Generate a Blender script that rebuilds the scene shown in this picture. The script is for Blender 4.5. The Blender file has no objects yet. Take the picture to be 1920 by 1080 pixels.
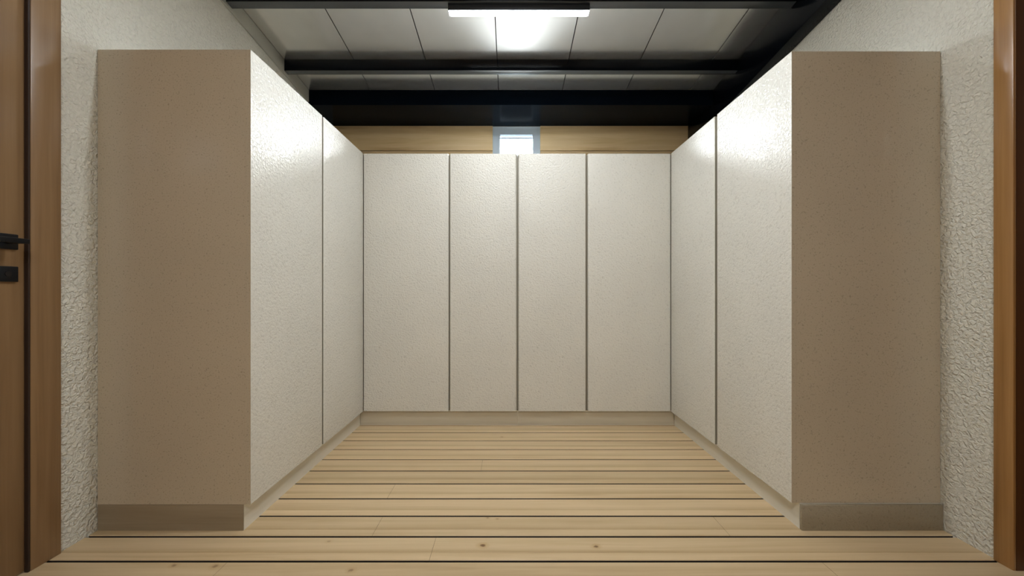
import bpy, bmesh, math, random
from mathutils import Vector
random.seed(4)
sc = bpy.context.scene
C = sc.collection
EYE = 1.05            # eye height
S = 0.1324            # fall of the ceiling per metre towards the window wall
XL, XR = -1.80, 1.889 # side walls
YB = 3.68             # face of the boards on the window wall
YR = -1.70            # wall behind the camera

# ------------------------------------------------------------------ materials
def srgb(r, g, b):
    f = lambda c: (c / 255 / 12.92) if c / 255 <= 0.04045 else ((c / 255 + 0.055) / 1.055) ** 2.4
    return (f(r), f(g), f(b), 1)

def new_mat(name, rough=0.5, metal=0.0, spec=0.5, coat=0.0, coat_rough=0.1):
    m = bpy.data.materials.new(name); m.use_nodes = True
    nt = m.node_tree; b = nt.nodes['Principled BSDF']
    b.inputs['Roughness'].default_value = rough
    b.inputs['Metallic'].default_value = metal
    b.inputs['Specular IOR Level'].default_value = spec
    b.inputs['Coat Weight'].default_value = coat
    b.inputs['Coat Roughness'].default_value = coat_rough
    return m, nt, b

def node(nt, t, **kw):
    n = nt.nodes.new(t)
    for k, v in kw.items():
        if k in n.inputs: n.inputs[k].default_value = v
        else: setattr(n, k, v)
    return n

def coords(nt, scale=(1, 1, 1), what='Object'):
    tc = node(nt, 'ShaderNodeTexCoord'); mp = node(nt, 'ShaderNodeMapping')
    mp.inputs['Scale'].default_value = scale
    nt.links.new(tc.outputs[what], mp.inputs['Vector'])
    return mp.outputs['Vector']

def ramp(nt, fac, stops):
    r = node(nt, 'ShaderNodeValToRGB')
    el = r.color_ramp.elements
    while len(el) < len(stops): el.new(0.5)
    for e, (p, c) in zip(el, stops): e.position = p; e.color = c
    nt.links.new(fac, r.inputs['Fac'])
    return r.outputs['Color']

def mix(nt, a, b, fac, mode='MIX'):
    n = nt.nodes.new('ShaderNodeMix'); n.data_type = 'RGBA'; n.blend_type = mode
    for s, v in ((n.inputs[6], a), (n.inputs[7], b), (n.inputs[0], fac)):
        if hasattr(v, 'is_output'): nt.links.new(v, s)
        else: s.default_value = v
    return n.outputs[2]

def textured_paint(name, base, dark, scale, bump, rough, spec=0.5, detail=2.0, speck=0.25, coat=0.0, coat_rough=0.3):
    """pebbly paint: rounded lumps with slightly darker pits"""
    m, nt, b = new_mat(name, rough, 0, spec, coat, coat_rough)
    v = coords(nt)
    n1 = node(nt, 'ShaderNodeTexNoise', Scale=scale, Detail=detail, Roughness=0.5, Distortion=0.6)
    n2 = node(nt, 'ShaderNodeTexNoise', Scale=2.2, Detail=3.0)
    nt.links.new(v, n1.inputs['Vector']); nt.links.new(v, n2.inputs['Vector'])
    tone = ramp(nt, n2.outputs['Fac'], [(0.3, base), (0.75, tuple(c * 0.94 for c in base[:3]) + (1,))])
    pit = ramp(nt, n1.outputs['Fac'], [(0.30, (1, 1, 1, 1)), (0.42, (0, 0, 0, 1))])
    f = node(nt, 'ShaderNodeMath', operation='MULTIPLY'); f.inputs[1].default_value = speck
    nt.links.new(pit, f.inputs[0])
    nt.links.new(mix(nt, tone, dark, f.outputs[0]), b.inputs['Base Color'])
    bp = node(nt, 'ShaderNodeBump', Strength=min(bump, 1.0), Distance=0.0048 if bump >= 0.9 else 0.004)
    h = ramp(nt, n1.outputs['Fac'], [(0.32, (0, 0, 0, 1)), (0.62, (1, 1, 1, 1))])
    nt.links.new(h, bp.inputs['Height']); nt.links.new(bp.outputs['Normal'], b.inputs['Normal'])
    return m

def wood(name, light, mid, dark, axis, rough=0.45, spec=0.4, coat=0.0, grain=1.0, bump=0.05, board=None, contrast=(0.35, 0.7), knots=False):
    """grain stretched along an axis; board = pitch across Y for tone per board"""
    m, nt, b = new_mat(name, rough, 0, spec, coat, 0.18)
    s = [38 * grain] * 3; s['xyz'.index(axis)] = 1.3
    v = coords(nt, tuple(s))
    n1 = node(nt, 'ShaderNodeTexNoise', Scale=1.0, Detail=5.0, Roughness=0.62, Distortion=0.5)
    s2 = [9 * grain] * 3; s2['xyz'.index(axis)] = 0.55
    v2 = coords(nt, tuple(s2))
    n2 = node(nt, 'ShaderNodeTexNoise', Scale=1.0, Detail=3.0, Roughness=0.55, Distortion=1.1)
    nt.links.new(v, n1.inputs['Vector']); nt.links.new(v2, n2.inputs['Vector'])
    if board:
        sep = node(nt, 'ShaderNodeSeparateXYZ'); nt.links.new(coords(nt), sep.inputs[0])
        a = node(nt, 'ShaderNodeMath', operation='SUBTRACT'); a.inputs[1].default_value = board[1]
        d = node(nt, 'ShaderNodeMath', operation='DIVIDE'); d.inputs[1].default_value = board[0]
        fl = node(nt, 'ShaderNodeMath', operation='FLOOR')
        nt.links.new(sep.outputs[1], a.inputs[0]); nt.links.new(a.outputs[0], d.inputs[0]); nt.links.new(d.outputs[0], fl.inputs[0])
        wn = node(nt, 'ShaderNodeTexWhiteNoise', noise_dimensions='1D'); nt.links.new(fl.outputs[0], wn.inputs['W'])
        # each board gets its own patch of grain
        for nn, vv in ((n1, v), (n2, v2)):
            off = node(nt, 'ShaderNodeVectorMath', operation='MULTIPLY_ADD')
            off.inputs[1].default_value = (37, 11, 5); nt.links.new(wn.outputs['Color'], off.inputs[0]); nt.links.new(vv, off.inputs[2])
            nt.links.new(off.outputs[0], nn.inputs['Vector'])
    c1 = ramp(nt, n1.outputs['Fac'], [(contrast[0], light), (0.55, mid), (contrast[1] + 0.1, dark)])
    c2 = ramp(nt, n2.outputs['Fac'], [(0.35, light), (0.62, mid), (0.8, dark)])
    col = mix(nt, c1, c2, 0.55)
    if board:
        t = ramp(nt, wn.outputs['Value'], [(0, (0.90, 0.89, 0.86, 1)), (1, (1.06, 1.05, 1.04, 1))])
        col = mix(nt, col, t, 1.0, 'MULTIPLY')
        # a pale strip on the near side of each groove, a browner line just past it
        fr = node(nt, 'ShaderNodeMath', operation='FRACT'); nt.links.new(d.outputs[0], fr.inputs[0])
        band = ramp(nt, fr.outputs[0], [(0.0, (1.05, 1.05, 1.05, 1)), (0.30, (1.06, 1.06, 1.07, 1)), (0.335, (0.80, 0.77, 0.70, 1)), (0.55, (1, 1, 1, 1)), (1.0, (1.02, 1.02, 1.02, 1))])
        col = mix(nt, col, band, 0.85, 'MULTIPLY')
    if knots:
        wob = node(nt, 'ShaderNodeTexNoise', Scale=60.0, Detail=2.0); nt.links.new(coords(nt), wob.inputs['Vector'])
        wv = node(nt, 'ShaderNodeVectorMath', operation='MULTIPLY_ADD'); wv.inputs[1].default_value = (0.010, 0.010, 0)
        nt.links.new(wob.outputs['Color'], wv.inputs[0]); nt.links.new(coords(nt), wv.inputs[2])
        for (kx, ky, kr, ks) in knots:
            mp = node(nt, 'ShaderNodeMapping', vector_type='TEXTURE')
            mp.inputs['Location'].default_value = (kx + 0.005, ky + 0.005, 0); mp.inputs['Scale'].default_value = (kr * 1.4, kr, 1)
            nt.links.new(wv.outputs[0], mp.inputs['Vector'])
            ln = node(nt, 'ShaderNodeVectorMath', operation='LENGTH'); nt.links.new(mp.outputs[0], ln.inputs[0])
            k = ramp(nt, ln.outputs['Value'], [(0.0, (0.16, 0.09, 0.04, 1)), (0.22, (0.34, 0.23, 0.13, 1)), (0.40, (0.86, 0.80, 0.70, 1)), (1.0, (1, 1, 1, 1))])
            col = mix(nt, col, k, ks, 'MULTIPLY')
    nt.links.new(col, b.inputs['Base Color'])
    bp = node(nt, 'ShaderNodeBump', Strength=bump, Distance=0.002)
    nt.links.new(n1.outputs['Fac'], bp.inputs['Height']); nt.links.new(bp.outputs['Normal'], b.inputs['Normal'])
    return m

def plain(name, col, rough, metal=0.0, spec=0.5, wob=0.0, coat=0.0, coat_rough=0.1):
    m, nt, b = new_mat(name, rough, metal, spec, coat, coat_rough)
    v = coords(nt)
    n = node(nt, 'ShaderNodeTexNoise', Scale=6.0, Detail=2.0); nt.links.new(v, n.inputs['Vector'])
    c = ramp(nt, n.outputs['Fac'], [(0.3, col), (0.7, tuple(x * 0.93 for x in col[:3]) + (1,))])
    nt.links.new(c, b.inputs['Base Color'])
    if wob:
        bp = node(nt, 'ShaderNodeBump', Strength=wob, Distance=0.002)
        nt.links.new(n.outputs['Fac'], bp.inputs['Height']); nt.links.new(bp.outputs['Normal'], b.inputs['Normal'])
    return m

M = {}
M['stucco'] = textured_paint('stucco', srgb(222, 219, 206), srgb(150, 146, 132), 72, 1.0, 0.62, 0.35, 2.0, 0.15)
M['door'] = textured_paint('pebbled_lacquer', srgb(221, 218, 208), srgb(168, 163, 150), 82, 0.36, 0.225, 0.5, 2.0, 0.32)
M['shade'] = plain('cabinet_gap_shade', srgb(136, 129, 113), 0.6)  # shade of the door gaps put into the carcass front colour
M['door_edge'] = plain('door_edge_shade', srgb(150, 144, 128), 0.5)  # door side in the gap, greyed in colour to look shaded
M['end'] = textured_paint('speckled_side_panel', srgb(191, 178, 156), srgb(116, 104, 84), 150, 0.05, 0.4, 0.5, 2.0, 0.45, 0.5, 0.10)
M['plinth'] = wood('plinth_board', srgb(205, 196, 176), srgb(192, 182, 160), srgb(160, 148, 126), 'x', 0.5, 0.4, bump=0.12, grain=0.8)
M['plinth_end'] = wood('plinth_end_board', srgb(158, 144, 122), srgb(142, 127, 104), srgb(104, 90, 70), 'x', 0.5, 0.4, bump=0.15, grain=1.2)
M['plinth_y'] = wood('plinth_board_long', srgb(228, 224, 212), srgb(221, 216, 202), srgb(200, 193, 176), 'y', 0.5, 0.4, bump=0.12, grain=0.8)
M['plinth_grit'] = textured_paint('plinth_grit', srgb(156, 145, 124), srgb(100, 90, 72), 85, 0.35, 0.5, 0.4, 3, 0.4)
M['carcass'] = plain('cabinet_white', srgb(244, 243, 238), 0.4)
M['floor'] = wood('pine_decking', srgb(206, 183, 148), srgb(191, 167, 130), srgb(160, 133, 95), 'x', 0.42, 0.35, bump=0.08, board=(0.14, 1.403), knots=[(-0.114, 1.488, 0.024, 0.95), (0.35, 1.482, 0.020, 0.9), (-0.105, 1.668, 0.012, 0.6), (-0.06, 1.662, 0.014, 0.45), (-0.757, 1.513, 0.018, 0.4), (-0.597, 1.357, 0.020, 0.6), (-1.12, 1.376, 0.022, 0.6), (-1.28, 1.381, 0.018, 0.6), (-0.06, 2.585, 0.016, 0.6)])
M['gap'] = plain('gap_black', srgb(24, 17, 12), 0.9)
M['oak'] = wood('door_oak', srgb(146, 116, 82), srgb(130, 100, 67), srgb(98, 72, 46), 'z', 0.34, 0.5, coat=0.25, grain=1.3)
M['oak_r'] = wood('frame_oak', srgb(168, 126, 76), srgb(150, 108, 60), srgb(112, 76, 38), 'z', 0.3, 0.5, coat=0.3, grain=1.6)
M['oak_shaded'] = wood('reveal_oak_shaded', srgb(92, 58, 28), srgb(78, 46, 20), srgb(52, 30, 12), 'z', 0.5, 0.4)  # oak darkened in colour for the shadow of the recess
M['gap_shade'] = plain('dark_gap_shade', srgb(44, 26, 14), 0.7)  # painted shadow of the gap between leaf and frame
M['board'] = wood('cladding_oak', srgb(224, 198, 154), srgb(208, 178, 130), srgb(160, 124, 78), 'x', 0.45, 0.4, grain=0.8, contrast=(0.3, 0.65))
M['black'] = plain('black_gloss', (0.002, 0.003, 0.005, 1), 0.18, 0, 0.15)
M['beam_under_sheen'] = plain('beam_underside_sheen', (0.060, 0.066, 0.070, 1), 0.22, 0, 0.8)  # greyer base stands in for the room reflected from below
M['header'] = plain('black_satin', (0.002, 0.004, 0.007, 1), 0.22, 0, 0.02)
M['matblack'] = plain('black_metal', (0.005, 0.006, 0.008, 1), 0.34, 0, 0.3)
M['panel'] = plain('brushed_ceiling_metal', (1.0, 0.99, 0.965, 1), 0.19, 0.88)
M['strip'] = plain('grey_trim', srgb(168, 165, 152), 0.5)
M['upvc'] = plain('window_white', srgb(196, 210, 222), 0.35)
M['rear'] = plain('rear_plaster', srgb(170, 150, 122), 0.8)

def emitter(name, col, strength):
    m = bpy.data.materials.new(name); m.use_nodes = True
    nt = m.node_tree; b = nt.nodes['Principled BSDF']
    b.inputs['Base Color'].default_value = (0.9, 0.9, 0.9, 1)
    b.inputs['Emission Color'].default_value = col
    b.inputs['Emission Strength'].default_value = strength
    return m
LED = 58
M['led'] = emitter('led_diffuser', (0.89, 0.95, 1.0, 1), LED)

def glass(name):
    m = bpy.data.materials.new(name); m.use_nodes = True
    nt = m.node_tree; nt.nodes.clear()
    o = node(nt, 'ShaderNodeOutputMaterial'); t = node(nt, 'ShaderNodeBsdfTransparent'); g = node(nt, 'ShaderNodeBsdfGlossy', Roughness=0.02)
    fr = node(nt, 'ShaderNodeFresnel', IOR=1.45); mx = node(nt, 'ShaderNodeMixShader')
    nt.links.new(fr.outputs[0], mx.inputs[0]); nt.links.new(t.outputs[0], mx.inputs[1]); nt.links.new(g.outputs[0], mx.inputs[2])
    nt.links.new(mx.outputs[0], o.inputs['Surface'])
    return m
M['glass'] = glass('clear_glass')

# ------------------------------------------------------------------ mesh helpers (world coordinates; obj() moves them to the root)
def box(bm, x0, x1, y0, y1, z0, z1, mi=0, bev=0.0):
    vs = [bm.verts.new(p) for p in ((x0,y0,z0),(x1,y0,z0),(x1,y1,z0),(x0,y1,z0),(x0,y0,z1),(x1,y0,z1),(x1,y1,z1),(x0,y1,z1))]
    fs = [bm.faces.new([vs[i] for i in q]) for q in ((0,3,2,1),(4,5,6,7),(0,1,5,4),(1,2,6,5),(2,3,7,6),(3,0,4,7))]
    for f in fs: f.material_index = mi
    if bev:
        es = list({e for f in fs for e in f.edges})
        bmesh.ops.bevel(bm, geom=es, offset=bev, segments=2, profile=0.5, affect='EDGES')
    return fs

def slope_z(h0, y): return EYE + h0 - S * y

def sbox(bm, x0, x1, y0, y1, b0, t0, mi=0, bev=0.0):
    """box whose bottom and top run parallel to the ceiling"""
    P = [(x, y, slope_z(h, y)) for h in (b0, t0) for (x, y) in ((x0,y0),(x1,y0),(x1,y1),(x0,y1))]
    vs = [bm.verts.new(p) for p in P]
    fs = [bm.faces.new([vs[i] for i in q]) for q in ((0,3,2,1),(4,5,6,7),(0,1,5,4),(1,2,6,5),(2,3,7,6),(3,0,4,7))]
    for f in fs: f.material_index = mi
    if bev:
        es = list({e for f in fs for e in f.edges})
        bmesh.ops.bevel(bm, geom=es, offset=bev, segments=2, profile=0.5, affect='EDGES')

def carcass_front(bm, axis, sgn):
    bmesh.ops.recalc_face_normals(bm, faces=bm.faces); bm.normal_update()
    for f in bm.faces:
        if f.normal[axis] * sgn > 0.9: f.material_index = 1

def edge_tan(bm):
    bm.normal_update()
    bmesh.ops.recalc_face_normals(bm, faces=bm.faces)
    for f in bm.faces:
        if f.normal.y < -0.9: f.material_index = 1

def prism_z(bm, pts, z0, z1, mi=0, inset=0.0):
    """plan outline pushed up from z0 to z1, with a small chamfer at top and bottom"""
    cx = sum(p[0] for p in pts) / len(pts); cy = sum(p[1] for p in pts) / len(pts)
    levels = [(z0, 0), (z1, 0)]
    rings = [[bm.verts.new((x, y, z)) for x, y in pts] for z, _ in levels]
    n = len(pts)
    for a, b in zip(rings, rings[1:]):
        for i in range(n): bm.faces.new((a[i], a[(i+1) % n], b[(i+1) % n], b[i])).material_index = mi
    bm.faces.new(rings[0][::-1]); bm.faces.new(rings[-1])

def cyl(bm, p0, p1, r, seg=20):
    p0, p1 = Vector(p0), Vector(p1); d = (p1 - p0).normalized()
    u = d.orthogonal().normalized(); w = d.cross(u)
    a = [bm.verts.new(p0 + (u * math.cos(t) + w * math.sin(t)) * r) for t in (2 * math.pi * i / seg for i in range(seg))]
    b = [bm.verts.new(p1 + (u * math.cos(t) + w * math.sin(t)) * r) for t in (2 * math.pi * i / seg for i in range(seg))]
    for i in range(seg): bm.faces.new((a[i], a[(i+1) % seg], b[(i+1) % seg], b[i]))
    bm.faces.new(a[::-1]); bm.faces.new(b)

def obj(name, bm, mats, parent=None, loc=None, label=None):
    if not isinstance(mats, (list, tuple)): mats = [mats]
    bmesh.ops.recalc_face_normals(bm, faces=bm.faces)
    org = Vector(parent['_w'] if parent else (loc or (0, 0, 0)))
    bmesh.ops.translate(bm, vec=-org, verts=bm.verts)
    for f in bm.faces: f.smooth = True
    me = bpy.data.meshes.new(name); bm.to_mesh(me); bm.free()
    me.set_sharp_from_angle(angle=math.radians(35))
    for m in mats: me.materials.append(m)
    o = bpy.data.objects.new(name, me); C.objects.link(o)
    if parent: o.parent = parent
    else: o.location = org
    o['_w'] = tuple(org)
    if label: o['label'] = label
    return o

def thing(name, label, cat, loc, group=None):
    o = bpy.data.objects.new(name, None); C.objects.link(o); o.location = loc; o['_w'] = tuple(loc)
    o.empty_display_size = 0.1
    o['label'] = label; o['category'] = cat
    if group: o['group'] = group
    return o

def tag(o, label, cat, group=None):
    o['label'] = label; o['category'] = cat
    if group: o['group'] = group
    return o

def struct(o, label, cat):
    o['kind'] = 'structure'; o['label'] = label; o['category'] = cat
    return o

B = bmesh.new

# ------------------------------------------------------------------ floor: decking boards with open gaps
bm = B()
box(bm, XL - 0.12, XR + 0.12, YR, YB + 0.1, -0.06, -0.032, 1)
P, GAP = 0.14, 0.0105
joints = {1.403: [-0.315], 1.543: [-0.59, 0.937], 1.823: [-0.62], 2.103: [-0.171], 1.263: [-1.09, 1.2]}
k = -22
while True:
    g = 1.403 + P * k
    if g > YB: break
    y0, y1 = g + GAP / 2, g + P - GAP / 2
    js = [x for key, l in joints.items() if abs(key - g) < 1e-3 for x in l]
    xs = [XL - 0.1] + sorted(js) + [XR + 0.1]
    prof = [(y0, -0.032), (y0, -0.0025), (y0 + 0.0025, 0), (y0 + 0.0390, 0), (y0 + 0.0402, -0.0012), (y0 + 0.0414, 0), (y1 - 0.0025, 0), (y1, -0.0025), (y1, -0.032)]
    for a, b_ in zip(xs, xs[1:]):
        a2, b2 = a + 0.0004, b_ - 0.0004
        L = [bm.verts.new((a2, y, z)) for y, z in prof]; R = [bm.verts.new((b2, y, z)) for y, z in prof]
        for i in range(len(prof) - 1): bm.faces.new((L[i], R[i], R[i+1], L[i+1])).material_index = 1 if i in (0, len(prof) - 2) else 0
        bm.faces.new(L).material_index = 1; bm.faces.new(R).material_index = 1
    k += 1
struct(obj('floor', bm, [M['floor'], M['gap']]), 'pale pine decking floor of boards with dark gaps', 'floor')

# ------------------------------------------------------------------ walls
TOP = 3.9
LD0, LD1, LDH = 0.42, 1.356, 2.42     # opening of the handled door
RD0, RD1, RDH = 0.40, 1.3535, 2.42    # opening of the other door
bm = B()
box(bm, XL - 0.16, XL, LD1 + 0.02, YB + 0.1, -0.06, TOP)
box(bm, XL - 0.16, XL, LD0, LD1 + 0.02, LDH, TOP)
box(bm, XL - 0.16, XL, YR, LD0, -0.06, TOP)
struct(obj('wall_left', bm, M['stucco']), 'rough white plaster wall beside the door with black handle', 'wall')
bm = B()
box(bm, XR, XR + 0.16, RD1 + 0.02, YB + 0.1, -0.06, TOP)
box(bm, XR, XR + 0.16, RD0, RD1 + 0.02, RDH, TOP)
box(bm, XR, XR + 0.16, YR, RD0, -0.06, TOP)
struct(obj('wall_right', bm, M['stucco']), 'rough white plaster wall beside the reddish wood door frame', 'wall')
bm = B(); box(bm, XL - 0.16, XR + 0.16, YR - 0.12, YR, -0.06, TOP)
struct(obj('wall_rear', bm, M['rear']), 'plain beige wall closing the room behind the view', 'wall')

WX0, WX1, WZ0, WZ1 = -0.183, 0.307, EYE + 1.13, EYE + 1.672   # rough opening of the small window
y0, y1 = YB + 0.02, YB + 0.16
bm = B()
box(bm, XL, WX0, y0, y1, -0.06, TOP - 0.6)
box(bm, WX1, XR, y0, y1, -0.06, TOP - 0.6)
box(bm, WX0, WX1, y0, y1, -0.06, WZ0)
box(bm, WX0, WX1, y0, y1, WZ1, TOP - 0.6)
struct(obj('wall_back', bm, M['stucco']), 'end wall behind the cabinets holding the small window', 'wall')

def clad(name, x0, x1, z0, z1, label):
    bm = B(); box(bm, x0, x1, YB, YB + 0.019, z0, z1, 0, 0.003)
    return struct(obj(name, bm, M['board'], loc=((x0 + x1) / 2, YB + 0.01, (z0 + z1) / 2)), label, 'wood trim')
zt, zg = EYE + 1.662, EYE + 1.4125
clad('trim_1', XL, -0.180, zg, zt, 'pale oak board between the window and the handled-door side wall')
clad('trim_2', 0.303, XR, zg, zt, 'pale oak board between the window and the black edge beam side')
clad('trim_3', XL, -0.180, zg - 0.17, zg - 0.007, 'thin sliver of oak board under the left of the long boards')
clad('trim_4', 0.303, XR, zg - 0.17, zg - 0.007, 'thin sliver of oak board under the right of the long boards')

# small high window
w = bpy.data.objects.new('window_1', None); C.objects.link(w); w.location = (0.06, YB + 0.06, WZ0); w['_w'] = tuple(w.location)
struct(w, 'small bright square window with pale blue frame between oak boards', 'window')
bm = B()
fx0, fx1, fz0, fz1 = -0.106, 0.228, WZ0 + 0.05, EYE + 1.592
a, b_ = YB + 0.045, YB + 0.11
box(bm, WX0, fx0, a, b_, WZ0, WZ1); box(bm, fx1, WX1, a, b_, WZ0, WZ1)
box(bm, fx0, fx1, a, b_, WZ0, fz0); box(bm, fx0, fx1, a, b_, fz1, WZ1)
obj('window_frame', bm, M['upvc'], w)
bm = B(); box(bm, fx0, fx1, YB + 0.072, YB + 0.082, fz1 - 0.030, fz1 - 0.017, 0, 0.001); obj('glazing_bar', bm, M['upvc'], w)
bm = B(); box(bm, fx0, fx1, YB + 0.088, YB + 0.092, fz0, fz1); obj('window_pane', bm, M['glass'], w)

# ------------------------------------------------------------------ sloping ceiling of metal panels, grey strip on the wall
bm = B()
pitch, sx = 0.567, -1.806
xs = [XL] + [sx + pitch * i for i in range(1, 7)] + [XR]
for a, b_ in zip(xs, xs[1:]):
    sbox(bm, a + 0.0035, b_ - 0.0035, YR, 3.26, 2.2, 2.216, 0)
sbox(bm, XL - 0.16, XR + 0.16, YR - 0.12, YB + 0.16, 2.217, 2.27, 1)
struct(obj('ceiling', bm, [M['panel'], M['gap']]), 'sloping ceiling of satin grey metal panels with dark seams', 'ceiling')
bm = B(); sbox(bm, XL, XL + 0.012, YR, 3.220, 2.09, 2.197, 0, 0.002)
struct(obj('trim_5', bm, M['strip'], loc=(XL, 1.0, 3.0)), 'grey strip where the plaster wall meets the sloping ceiling', 'trim')

# ------------------------------------------------------------------ black beams
def cross_beam(y0, y1, label):
    bm = B(); sbox(bm, XL + 0.013, 1.798, y0, y1, 2.111, 2.199, 0, 0.002)
    bmesh.ops.recalc_face_normals(bm, faces=bm.faces)
    for f in bm.faces:
        if f.normal.z < -0.8: f.material_index = 1
    return tag(obj('ceiling_beam', bm, [M['black'], M['beam_under_sheen']], loc=(0, (y0 + y1) / 2, slope_z(2.15, y0))), label, 'beam', 'black beams across the ceiling')
cross_beam(2.277, 2.329, 'black cross beam with the white strip light fixed under it')
cross_beam(2.866, 2.912, 'slim black cross beam between the strip light and the black header')
bm = B(); sbox(bm, 1.80, XR - 0.001, YR + 0.01, YB - 0.002, 1.922, 2.199, 0, 0.002)
tag(obj('edge_beam', bm, M['black'], loc=(1.84, 1.0, 2.8)), 'thick black beam running up along the right plaster wall', 'beam')
bm = B()
zf, zb = EYE + 1.640, EYE + 1.655
P8 = [(XL + 0.001, 3.222, zf), (1.799, 3.222, zf), (1.799, YB + 0.019, zb + 0.008), (XL + 0.001, YB + 0.019, zb + 0.008),
      (XL + 0.001, 3.222, slope_z(2.199, 3.222)), (1.799, 3.222, slope_z(2.199, 3.222)), (1.799, YB + 0.019, slope_z(2.199, YB)), (XL + 0.001, YB + 0.019, slope_z(2.199, YB))]
vs = [bm.verts.new(p) for p in P8]
for q in ((0,3,2,1),(4,5,6,7),(0,1,5,4),(1,2,6,5),(2,3,7,6),(3,0,4,7)): bm.faces.new([vs[i] for i in q])
tag(obj('header_beam', bm, M['header'], loc=(0, 3.5, 2.75)), 'broad black header directly above the oak boards and window', 'beam')

# ------------------------------------------------------------------ strip light under the first beam
lx0, lx1, lz1 = -0.394, 0.502, EYE + 1.806
t = thing('strip_light', 'black linear ceiling light with white glowing diffuser under the front beam', 'ceiling light', (0.054, 2.31, lz1))
bm = B(); box(bm, lx0, lx1, 2.287, 2.340, EYE + 1.763, lz1, 0, 0.002); obj('housing', bm, M['matblack'], t)
bm = B()
r, n = 0.012, 5      # diffuser: thin tray with rounded far corners
pts = [(lx0 + 0.004, 2.290), (lx1 - 0.004, 2.290)]
pts += [(lx1 - 0.004 - r + r * math.cos(i * math.pi / 2 / n), 2.336 - r + r * math.sin(i * math.pi / 2 / n)) for i in range(n + 1)]
pts += [(lx0 + 0.004 + r - r * math.sin(i * math.pi / 2 / n), 2.336 - r + r * math.cos(i * math.pi / 2 / n)) for i in range(n + 1)]
prism_z(bm, pts, EYE + 1.760, EYE + 1.7635)
obj('diffuser', bm, M['led'], t)

# ------------------------------------------------------------------ cabinets
Z0, Z1 = 0.114, 2.0956
def front_y(bm, x0, x1, yf, th, z0, z1, rl, rr, n=5):
    """door slab facing -Y, front vertical edges rounded by rl / rr"""
    pts = [(x1, yf + th), (x0, yf + th)]
    pts += [(x0 + rl - rl * math.cos(i * math.pi / 2 / n), yf + rl - rl * math.sin(i * math.pi / 2 / n)) for i in range(n + 1)]
    pts += [(x1 - rr + rr * math.sin(i * math.pi / 2 / n), yf + rr - rr * math.cos(i * math.pi / 2 / n)) for i in range(n + 1)]
    prism_z(bm, pts, z0, z1)
def front_x(bm, y0, y1, xf, th, z0, z1, sgn, r0, r1, n=5):
    """door slab facing sgn*X, front edges rounded"""
    pts = [(xf - sgn * th, y1), (xf - sgn * th, y0)]
    if r0 > 0.0005: pts += [(xf - sgn * (r0 - r0 * math.sin(i * math.pi / 2 / n)), y0 + r0 - r0 * math.cos(i * math.pi / 2 / n)) for i in range(n + 1)]
    else: pts += [(xf, y0)]
    pts += [(xf - sgn * (r1 - r1 * math.cos(i * math.pi / 2 / n)), y1 - r1 + r1 * math.sin(i * math.pi / 2 / n)) for i in range(n + 1)]
    prism_z(bm, pts, z0, z1)
def bev_top(o, w=0.002):
    m = o.modifiers.new('edge', 'BEVEL'); m.width = w; m.segments = 2; m.limit_method = 'ANGLE'; m.angle_limit = math.radians(60)

# left run
t = thing('tall_cabinet', 'tall cream two-door cabinet against the plaster wall beside the handled door', 'cabinet', (XL, 1.58, 0), 'tall cream fitted cabinets')
xf = -1.1316
bm = B(); box(bm, XL + 0.002, xf - 0.0205, 1.58, 1.60, Z0, Z1); obj('side_panel', bm, M['end'], t, label='plain tan end panel')
bm = B(); box(bm, XL + 0.002, xf - 0.0215, 1.60, 2.786, Z0, Z1 - 0.002); carcass_front(bm, 0, 1); obj('carcass', bm, [M['carcass'], M['shade']], t)
bm = B(); box(bm, XL + 0.004, -1.163, 1.583, 2.808, 0, Z0 - 0.001); obj('plinth', bm, [M['plinth_y']], t)
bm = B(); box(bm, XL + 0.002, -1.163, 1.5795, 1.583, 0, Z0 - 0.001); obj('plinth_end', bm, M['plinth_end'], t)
bm = B(); front_x(bm, 1.58, 2.181, xf, 0.020, Z0, Z1, 1, 0.0, 0.003); edge_tan(bm); obj('door', bm, [M['door'], M['end']], t)
bm = B(); front_x(bm, 2.197, 2.787, xf, 0.020, Z0, Z1, 1, 0.003, 0.0015); edge_tan(bm); obj('door', bm, [M['door'], M['door_edge']], t)
# right run
t = thing('tall_cabinet', 'tall cream two-door cabinet against the plaster wall beside the bare wood door frame', 'cabinet', (XR, 1.59, 0), 'tall cream fitted cabinets')
xf = 1.2345; yp = 1.592
bm = B(); box(bm, xf + 0.0205, XR - 0.002, yp, yp + 0.02, Z0, Z1); o = obj('side_panel', bm, M['end'], t, label='plain tan end panel')
bm = B(); box(bm, xf + 0.0215, XR - 0.002, yp + 0.02, 2.786, Z0, Z1 - 0.002); carcass_front(bm, 0, -1); obj('carcass', bm, [M['carcass'], M['shade']], t)
bm = B(); box(bm, 1.2690, XR - 0.004, yp, 2.808, 0, Z0 - 0.001); obj('plinth', bm, M['plinth_y'], t)
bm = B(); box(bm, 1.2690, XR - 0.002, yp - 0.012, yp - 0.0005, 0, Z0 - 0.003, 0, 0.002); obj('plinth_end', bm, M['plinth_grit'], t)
bm = B(); front_x(bm, yp, 2.170, xf, 0.020, Z0, Z1, -1, 0.0, 0.007); edge_tan(bm); obj('door', bm, [M['door'], M['end']], t)
bm = B(); front_x(bm, 2.192, 2.787, xf, 0.020, Z0, Z1, -1, 0.003, 0.0015); edge_tan(bm); obj('door', bm, [M['door'], M['door_edge']], t)
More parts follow.
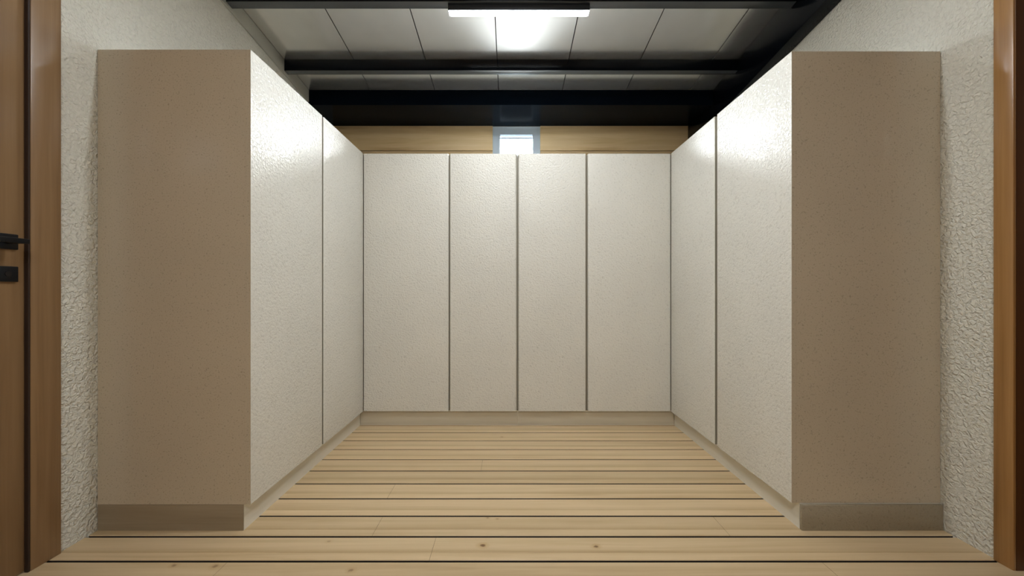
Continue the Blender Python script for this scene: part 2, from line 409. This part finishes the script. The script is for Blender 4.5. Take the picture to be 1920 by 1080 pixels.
# back run
yf = 2.79
for (bx0, bx1, px0, px1, doors, label) in (
    (XL + 0.002, 0.0545, -1.1620, 0.0545, [(-1.1285, -0.4765, 0.002, 0.006), (-0.4640, 0.0480, 0.004, 0.016)], 'tall cream two-door cabinet on the far wall, left of the centre joint'),
    (0.0555, XR - 0.002, 0.0555, 1.2680, [(0.0610, 0.5790, 0.012, 0.004), (0.5970, 1.2315, 0.009, 0.002)], 'tall cream two-door cabinet on the far wall, right of the centre joint')):
    t = thing('tall_cabinet', label, 'cabinet', ((px0 + px1) / 2, yf, 0), 'tall cream fitted cabinets')
    bm = B(); box(bm, bx0, bx1, 2.812, 3.46, Z0, Z1 - 0.002); carcass_front(bm, 1, -1); obj('carcass', bm, [M['carcass'], M['shade']], t)
    bm = B(); box(bm, px0, px1, 2.811, 2.83, 0, Z0 - 0.001); obj('plinth', bm, M['plinth'], t)
    for (x0, x1, rl, rr) in doors:
        bm = B(); front_y(bm, x0, x1, yf, 0.021, Z0, Z1, rl, rr); obj('door', bm, M['door'], t)

# ------------------------------------------------------------------ the two wooden doors on the side walls
d = bpy.data.objects.new('door_1', None); C.objects.link(d); d.location = (XL, LD1, 0); d['_w'] = tuple(d.location)
struct(d, 'oak door and frame with black lever handle and lock plate', 'door')
bm = B()
tx = XL + 0.012
box(bm, XL + 0.001, tx, LD1 - 0.004, 1.444, 0, LDH + 0.09, 0, 0.002)
box(bm, XL + 0.001, tx, LD0 - 0.09, LD0 + 0.002, 0, LDH + 0.09, 0, 0.002)
box(bm, XL + 0.001, tx, LD0 + 0.002, LD1 - 0.004, LDH - 0.004, LDH + 0.09, 0, 0.002)
obj('door_frame', bm, M['oak'], d)
bm = B(); box(bm, XL - 0.15, XL, LD1 - 0.004, LD1 + 0.018, 0, LDH); box(bm, XL - 0.15, XL, LD0 - 0.001, LD0 + 0.002, 0, LDH); obj('door_jamb', bm, M['oak_shaded'], d)
bm = B(); box(bm, XL - 0.05, XL - 0.004, LD0 + 0.006, LD1 - 0.008, 0.006, LDH - 0.006, 0, 0.002); obj('door_leaf', bm, M['oak'], d)
bm = B(); box(bm, XL - 0.004, XL + 0.010, LD1 - 0.0105, LD1 - 0.0045, 0.0, LDH); obj('door_gap_shade', bm, M['gap_shade'], d)  # dark strip added as the shade beside the leaf
dx = XL - 0.004
hz = EYE + 0.1725; hy = 1.2957
bm = B(); box(bm, dx, dx + 0.010, hy - 0.0275, hy + 0.0275, hz - 0.0275, hz + 0.0275, 0, 0.002)
hd = obj('door_handle', bm, M['matblack'], d)
bm = B(); cyl(bm, (dx + 0.010, hy, hz), (dx + 0.070, hy, hz), 0.009)
box(bm, dx + 0.062, dx + 0.076, hy - 0.13, hy + 0.010, hz - 0.009, hz + 0.009, 0, 0.002); obj('lever', bm, M['matblack'], hd)
kz = EYE + 0.056
bm = B(); box(bm, dx, dx + 0.010, hy - 0.0275, hy + 0.0275, kz - 0.0275, kz + 0.0275, 0, 0.002)
kp = obj('lock_plate', bm, M['matblack'], d)
bm = B(); cyl(bm, (dx + 0.0095, hy, kz), (dx + 0.0115, hy, kz), 0.009); obj('keyhole', bm, M['gap'], kp)

d = bpy.data.objects.new('door_2', None); C.objects.link(d); d.location = (XR, RD1, 0); d['_w'] = tuple(d.location)
struct(d, 'reddish oak door frame with a dark recess and no handle in view', 'door')
bm = B()
tx = XR - 0.012
box(bm, tx, XR - 0.001, RD1, 1.410, 0, RDH + 0.06, 0, 0.002)
box(bm, tx, XR - 0.001, RD0 - 0.06, RD0, 0, RDH + 0.06, 0, 0.002)
box(bm, tx, XR - 0.001, RD0, RD1, RDH, RDH + 0.06, 0, 0.002)
obj('door_frame', bm, M['oak_r'], d)
bm = B(); box(bm, XR, XR + 0.14, RD1, RD1 + 0.018, 0, RDH); box(bm, XR, XR + 0.14, RD0, RD0 + 0.003, 0, RDH); obj('door_jamb', bm, M['oak_shaded'], d)
bm = B(); box(bm, XR + 0.075, XR + 0.115, RD0 + 0.006, RD1 - 0.004, 0.006, RDH - 0.006, 0, 0.002); obj('door_leaf', bm, M['oak_shaded'], d)

for o in bpy.data.objects:
    if '_w' in o: del o['_w']

# ------------------------------------------------------------------ light
def area(name, loc, rot, sx, sy, power, col, spread=180):
    l = bpy.data.lights.new(name, 'AREA'); l.shape = 'RECTANGLE'; l.size = sx; l.size_y = sy; l.energy = power; l.color = col
    l.spread = math.radians(spread)
    o = bpy.data.objects.new(name, l); C.objects.link(o); o.location = loc; o.rotation_euler = rot
    return o
# daylight outside the window
area('window_daylight', (0.06, YB + 0.95, EYE + 2.2), (math.radians(-65), 0, 0), 2.2, 1.4, 1450, (0.88, 0.95, 1.0))
# unseen fill light added above the view to brighten doors and floor
area('added_overhead_fill', (0.054, 1.645, EYE + 1.84), (0, 0, 0), 0.9, 0.06, 23, (0.89, 0.95, 1.0))
# unseen fill light added behind the camera for the near end
area('added_rear_fill', (0.0, -0.7, 2.85), (math.radians(8), 0, 0), 1.0, 0.5, 38, (0.95, 0.97, 1.0))
wd = bpy.data.worlds.new('World'); sc.world = wd; wd.use_nodes = True
bg = wd.node_tree.nodes['Background']; 
wt = wd.node_tree
sepw = node(wt, 'ShaderNodeSeparateXYZ'); wt.links.new(node(wt, 'ShaderNodeTexCoord').outputs['Generated'], sepw.inputs[0])
wt.links.new(ramp(wt, sepw.outputs[2], [(0.0, (0.25, 0.27, 0.25, 1)), (0.06, (8, 8.8, 9.5, 1))]), bg.inputs[0])
bg.inputs[1].default_value = 1.0

# ------------------------------------------------------------------ camera
cam = bpy.data.cameras.new('Camera'); co = bpy.data.objects.new('Camera', cam); C.objects.link(co)
co.location = (0, 0, EYE); co.rotation_euler = (math.radians(90), 0, 0)
cam.sensor_width = 36; cam.lens = 680 / 1920 * 36; cam.clip_start = 0.02
cam.shift_x = 3 / 1920; cam.shift_y = 3 / 1920
sc.camera = co
sc.view_settings.view_transform = 'Standard'
sc.view_settings.look = 'None'
sc.view_settings.exposure = 0.10
sc.cycles.use_denoising = True
sc.cycles.max_bounces = 10
sc.cycles.diffuse_bounces = 6
sc.cycles.glossy_bounces = 5
sc.cycles.sample_clamp_indirect = 6
